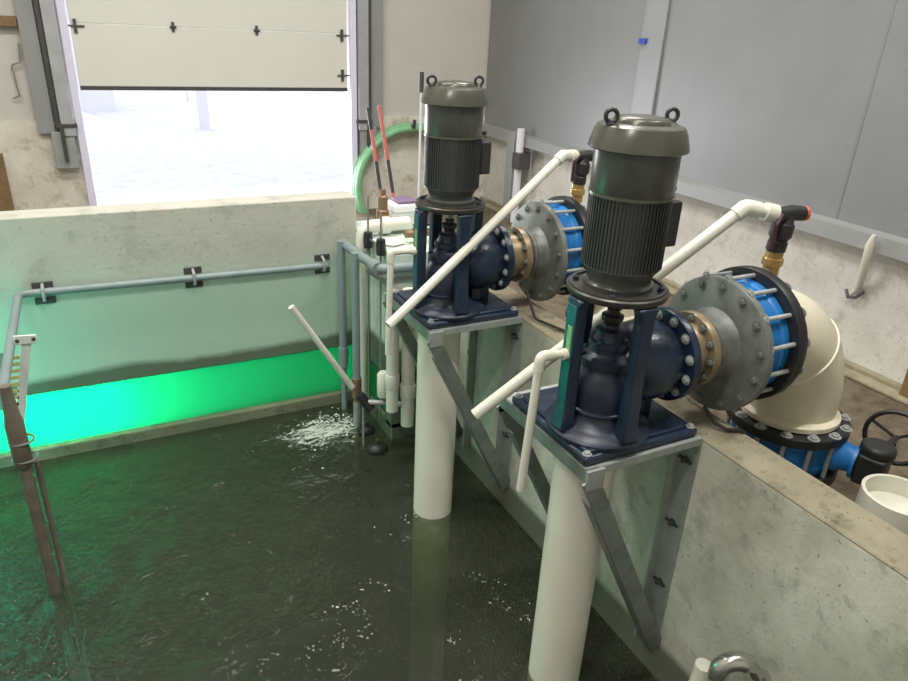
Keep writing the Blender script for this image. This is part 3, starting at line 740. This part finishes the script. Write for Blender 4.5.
# red and black sticks leaning on end
def stick(a, b, label):
    a, b = Vector(a), Vector(b); t = empty('marker_stick', a, label, 'stick', 'red and black sticks behind the far pump')
    d = b - a
    for f0, f1, m in ((0, .14, 'pale'), (.14, .26, 'pinkred'), (.26, .55, 'darkmetal'), (.55, .82, 'pinkred'), (.82, 1, 'darkmetal')):
        if label.startswith('right') and f0 > .5: m = 'pinkred'
        MB().cyl(d * f0, d * f1, .014 if m != 'pale' else .024, n=10).build('section', M[m], t)
stick((-.101, 4.96, .10), (-.222, 5.0, .94), 'left one of two thin red and black sticks by the hose')
stick((.001, 4.96, .10), (-.137, 5.0, .955), 'right one of two thin red and black sticks by the hose')
tag(MB().cyl((.42, 7.99, -.30), (.44, 8.02, .0), .02).cyl((.44, 8.02, 0), (.44, 8.02, .02), .03).build('peg', M['darkmetal']), 'small dark peg on the end wall behind the sticks', 'peg') if False else None
t = empty('tall_rod', (.335, 5.3, FZ), 'tall thin pale rod with dark grip standing left of the far motor', 'rod')
MB().cyl((0, 0, 0), (0, 0, 1.66), .010, n=10).build('shaft', M['pale'], t)
MB().cyl((0, 0, 1.62), (0, 0, 1.77), .018, n=12).build('grip', M['darkmetal'], t)
# brass assembly on the corner block
t = empty('brass_regulator', (-.24, 4.66, .1), 'brown brass regulator standing on the corner block behind the rods', 'regulator')
q = MB(); q.lathe([(.030, 0), (.030, .08), (.046, .09), (.046, .17), (.036, .18), (.036, .27), (.022, .28), (.022, .32)], n=16); q.build('body', M['copper'], t)
q = MB(); q.cyl((.0, -.05, .13), (.0, .05, .13), .02); q.build('port', M['brass'], t)
t = empty('brass_valve', (-.10, 4.36, .1), 'small brass valve on a short pipe in front of the white tray', 'valve')
q = MB(); q.cyl((-.09, 0, .07), (.10, 0, .07), .028); q.lathe([(.04, .04), (.04, .10), (.02, .12)], n=14); q.build('body', M['copper'], t)
q = MB(); q.b2((-.03, -.02, .12), (.10, .01, .135)); q.build('lever', M['darkmetal'], t)
q = MB(); q.cyl((0, 0, 0), (0, 0, .05), .024); q.build('riser', M['pvc'], t)
t = empty('plastic_tray', (-.04, 4.75, .1), 'white plastic tray with purple rim on the corner block', 'tray')
q = MB(); q.b2((-.12, -.10, .14), (.14, .10, .20)); q.build('tray_body', M['snow'], t, bevel=.012)
q = MB(); q.b2((-.07, -.08, .20), (.09, .08, .225)); q.build('rim', mat('purple_rim', (.22, .14, .24), .5), t, bevel=.008)
q = MB(); q.b2((-.13, -.10, 0), (.14, .10, .14)); q.build('stand', M['gauge'], t)
# white drop pipes beside the far bracket
def drop(x, y, z0, z1, r, zc, label):
    t = empty('drop_pipe', (x, y, z0), label, 'pipe', 'white drop pipes in the far tank corner')
    MB().lathe([(r, 0), (r, z1 - z0)], n=24).build('pipe_shaft', M['pvc'], t)
    MB().lathe([(r * 1.12, -.05), (r * 1.16, -.045), (r * 1.16, .045), (r * 1.12, .05)], (0, 0, zc - z0), n=24).build('coupling', M['pvc'], t)
drop(-.468, 3.90, -.93, -.06, .042, -.70, 'left of two white drop pipes behind the small L pipe')
drop(-.352, 3.90, -1.07, -.06, .046, -.80, 'right of two white drop pipes, next to the far column pipe')
tag(MB().lathe([(.04, 0), (.044, .01), (.044, .17), (.03, .19)], (-.47, 4.06, -.90), n=20).build('float_switch', M['pvc']), 'small white cylinder hung beside the left drop pipe', 'float')
t = empty('cross_pipe', (-.52, 4.05, -.98), 'short grey horizontal pipe just above the water in the corner', 'pipe')
MB().cyl((-.06, .12, 0), (.24, -.05, .0), .02).build('pipe_run', M['galv_light'], t)
MB().cyl((-.08, .14, .05), (-.01, .09, -.06), .035).build('black_joint', M['black'], t)
MB().cyl((-.06, .12, 0), (-.06, .12, -.40), .008).build('hanger_rod', M['galv_light'], t)
tag(MB().tube([(-1.03, 4.30, -.235), (-.615, 4.30, -.92)], .022, 14).build('sloping_pipe', M['pvc']), 'thin white pipe sloping down to the grey drop legs', 'pipe')
for x, y, r, lb in ((-.50, 4.33, .06, 'black ball float on the water behind the drop rod'), (-.515, 4.06, .07, 'black ball float on the water nearest the far column pipe')):
    f = empty('ball_float', (x, y, WZ), lb, 'float', 'black ball floats')
    MB().ball((0, 0, .01), r, (1.15, 1, .7), 18).build('ball', M['black'], f)
    MB().cyl((0, 0, .04), (0, 0, .09), .014).build('cap', M['darkmetal'], f)
# thin frame rails beside the far bracket, along the corner block
t = empty('steel_strut', (-.40, 4.06, -.10), 'grey steel angle running from the corner block to the far bracket', 'strut')
q = MB(); bar(q, (-.03, .34, .02), (.02, -.52, .02), .07, .012, (0, 0, 1)); q.build('angle_top', M['galv'], t)
q = MB(); bar(q, (-.03, .10, .03), (.20, .10, .03), .05, .03, (0, 0, 1)); q.build('cross_tie', M['galv_light'], t)

# ------------------------------------------------------------------ water, foam and painted glints
q = MB(); q.b2((-5.0, -2.2, -3.601), (-.0005, YF - .021, WZ))
wt = tag(q.build('water', M['water'], smooth=0), 'dark green rippled water filling the tank', 'water', kind='stuff')
q = MB()
def foam_glint_blob(x, y, r, h):
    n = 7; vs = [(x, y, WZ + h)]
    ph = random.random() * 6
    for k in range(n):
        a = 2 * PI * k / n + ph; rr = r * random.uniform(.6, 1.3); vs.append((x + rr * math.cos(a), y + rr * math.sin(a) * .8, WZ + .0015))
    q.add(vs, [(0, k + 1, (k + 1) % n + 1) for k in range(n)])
for k in range(420):
    a = random.gauss(0, 1); b = random.gauss(0, 1)
    x = -.72 + a * .14 - abs(b) * .05; y = 4.50 + b * .14 + a * .06
    if noise.noise(Vector((x * 9, y * 9, 1))) < -.02 or x > -.42 or y > YF - .05: continue
    foam_glint_blob(x, y, random.uniform(.004, .011), random.uniform(.004, .012))
for k in range(1500):                     # lamp glints on the open water, painted as small pale flecks
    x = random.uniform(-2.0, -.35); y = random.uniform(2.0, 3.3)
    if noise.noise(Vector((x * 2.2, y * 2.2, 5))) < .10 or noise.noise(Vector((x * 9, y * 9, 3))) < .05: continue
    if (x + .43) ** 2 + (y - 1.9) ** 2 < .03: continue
    foam_glint_blob(x, y, random.uniform(.002, .0062), .003)
fo = q.build('foam', M['foam'], smooth=60)  # real foam and the painted lamp glints in one mesh
def foam_sheet_mat():
    m, nt, b = new_mat('foam_sheet'); L = nt.links.new; N = nt.nodes.new; out = nt.nodes['Material Output']
    b.inputs['Base Color'].default_value = (.62, .66, .60, 1); b.inputs['Roughness'].default_value = .6
    geo = N('ShaderNodeNewGeometry'); tcn = N('ShaderNodeTexCoord')
    n1 = N('ShaderNodeTexNoise'); n1.inputs['Scale'].default_value = 17; n1.inputs['Detail'].default_value = 9; n1.inputs['Roughness'].default_value = .68; n1.inputs['Distortion'].default_value = 1.2
    mp = N('ShaderNodeMapping'); mp.inputs['Scale'].default_value = (.7, 1.5, 1); mp.inputs['Rotation'].default_value = (0, 0, .35); L(geo.outputs['Position'], mp.inputs[0]); L(mp.outputs[0], n1.inputs['Vector'])
    ln = N('ShaderNodeVectorMath'); ln.operation = 'LENGTH'; L(tcn.outputs['Object'], ln.inputs[0])
    fall = N('ShaderNodeMapRange'); fall.inputs[1].default_value = .08; fall.inputs[2].default_value = 1.0; fall.inputs[3].default_value = .15; fall.inputs[4].default_value = -.22; L(ln.outputs['Value'], fall.inputs[0])
    ad = N('ShaderNodeMath'); ad.operation = 'ADD'; L(n1.outputs['Fac'], ad.inputs[0]); L(fall.outputs[0], ad.inputs[1])
    rp = N('ShaderNodeMapRange'); rp.inputs[1].default_value = .50; rp.inputs[2].default_value = .64; rp.inputs[4].default_value = .85; rp.clamp = True; L(ad.outputs[0], rp.inputs[0])
    tr = N('ShaderNodeBsdfTransparent'); mx = N('ShaderNodeMixShader'); L(rp.outputs[0], mx.inputs[0]); L(tr.outputs[0], mx.inputs[1]); L(b.outputs[0], mx.inputs[2]); L(mx.outputs[0], out.inputs['Surface'])
    return m
vs = [(0, 0, 0)]; fs = []
for k in range(40):
    a = 2 * PI * k / 40; vs.append((math.cos(a), math.sin(a), 0))
fs = [(0, k + 1, (k + 1) % 40 + 1) for k in range(40)]
sh = MB().add(vs, fs).build('foam_sheet', foam_sheet_mat(), fo, smooth=0, loc=(-.80, 4.46, WZ + .003)); sh.scale = (.62, .36, 1)
tag(fo, 'white churned foam and painted lamp glints on the green water', 'foam', kind='stuff')

# ------------------------------------------------------------------ lights
def area(name, loc, sx, sy, power, col=(1, 1, 1), rot=(0, 0, 0)):
    l = bpy.data.lights.new(name, 'AREA'); l.shape = 'RECTANGLE'; l.size = sx; l.size_y = sy; l.energy = power; l.color = col
    o = bpy.data.objects.new(name, l); C.objects.link(o); o.location = loc; o.rotation_euler = rot; return o
for x, y, p in ((-3.4, 0.6, 70), (-1.2, 1.6, 85), (1.3, 1.2, 70), (-3.2, 4.6, 80), (-1.3, 4.2, 80), (1.4, 5.0, 70)):
    area('ceiling_lamp', (x, y, 4.2), 1.3, .22, p, (1, .97, .90))
def point(name, loc, power, col, r=.1):
    l = bpy.data.lights.new(name, 'POINT'); l.energy = power; l.color = col; l.shadow_soft_size = r
    o = bpy.data.objects.new(name, l); C.objects.link(o); o.location = loc; return o
point('channel_lamp', (-2.72, YF + .34, -1.05), 120, (0, 1, .36), .05)
point('channel_lamp', (.05, YF + .30, -1.05), 1.2, (0, 1, .13), .05)
point('added_teal_lamp', (-3.15, 4.15, -.62), 20, (.05, 1, .75), .35)  # unseen lamp added to put the teal glow on the far wall
area('daylight_door', (-.7, YB + .5, .1), 2.6, 1.2, 90, (.93, .96, 1), (-PI / 2, 0, 0))
wd = bpy.data.worlds.new('World'); bpy.context.scene.world = wd; wd.use_nodes = True
bg = wd.node_tree.nodes['Background']; bg.inputs['Color'].default_value = (.95, .97, 1, 1); bg.inputs['Strength'].default_value = 1.5

# ------------------------------------------------------------------ camera
cd = bpy.data.cameras.new('camera'); cam = bpy.data.objects.new('camera', cd); C.objects.link(cam)
cd.sensor_width = 36; cd.lens = 700 / 908 * 36; cd.clip_start = .05
R = Matrix(((0.89067295, -0.4523683, 0.04543808), (0.14811393, 0.38320004, 0.91171267), (-0.42984178, -0.8053078, 0.40830796)))
cam.matrix_world = Matrix.Translation((-2.0925, 0, 1.5)) @ R.transposed().to_4x4()
sc = bpy.context.scene; sc.camera = cam
sc.view_settings.view_transform = 'Standard'; sc.view_settings.look = 'None'; sc.view_settings.exposure = .18; sc.view_settings.gamma = 1
sc.view_settings.use_curve_mapping = False
sc.cycles.use_denoising = True
sc.cycles.max_bounces = 8; sc.cycles.transparent_max_bounces = 12
sc.cycles.sample_clamp_indirect = 6
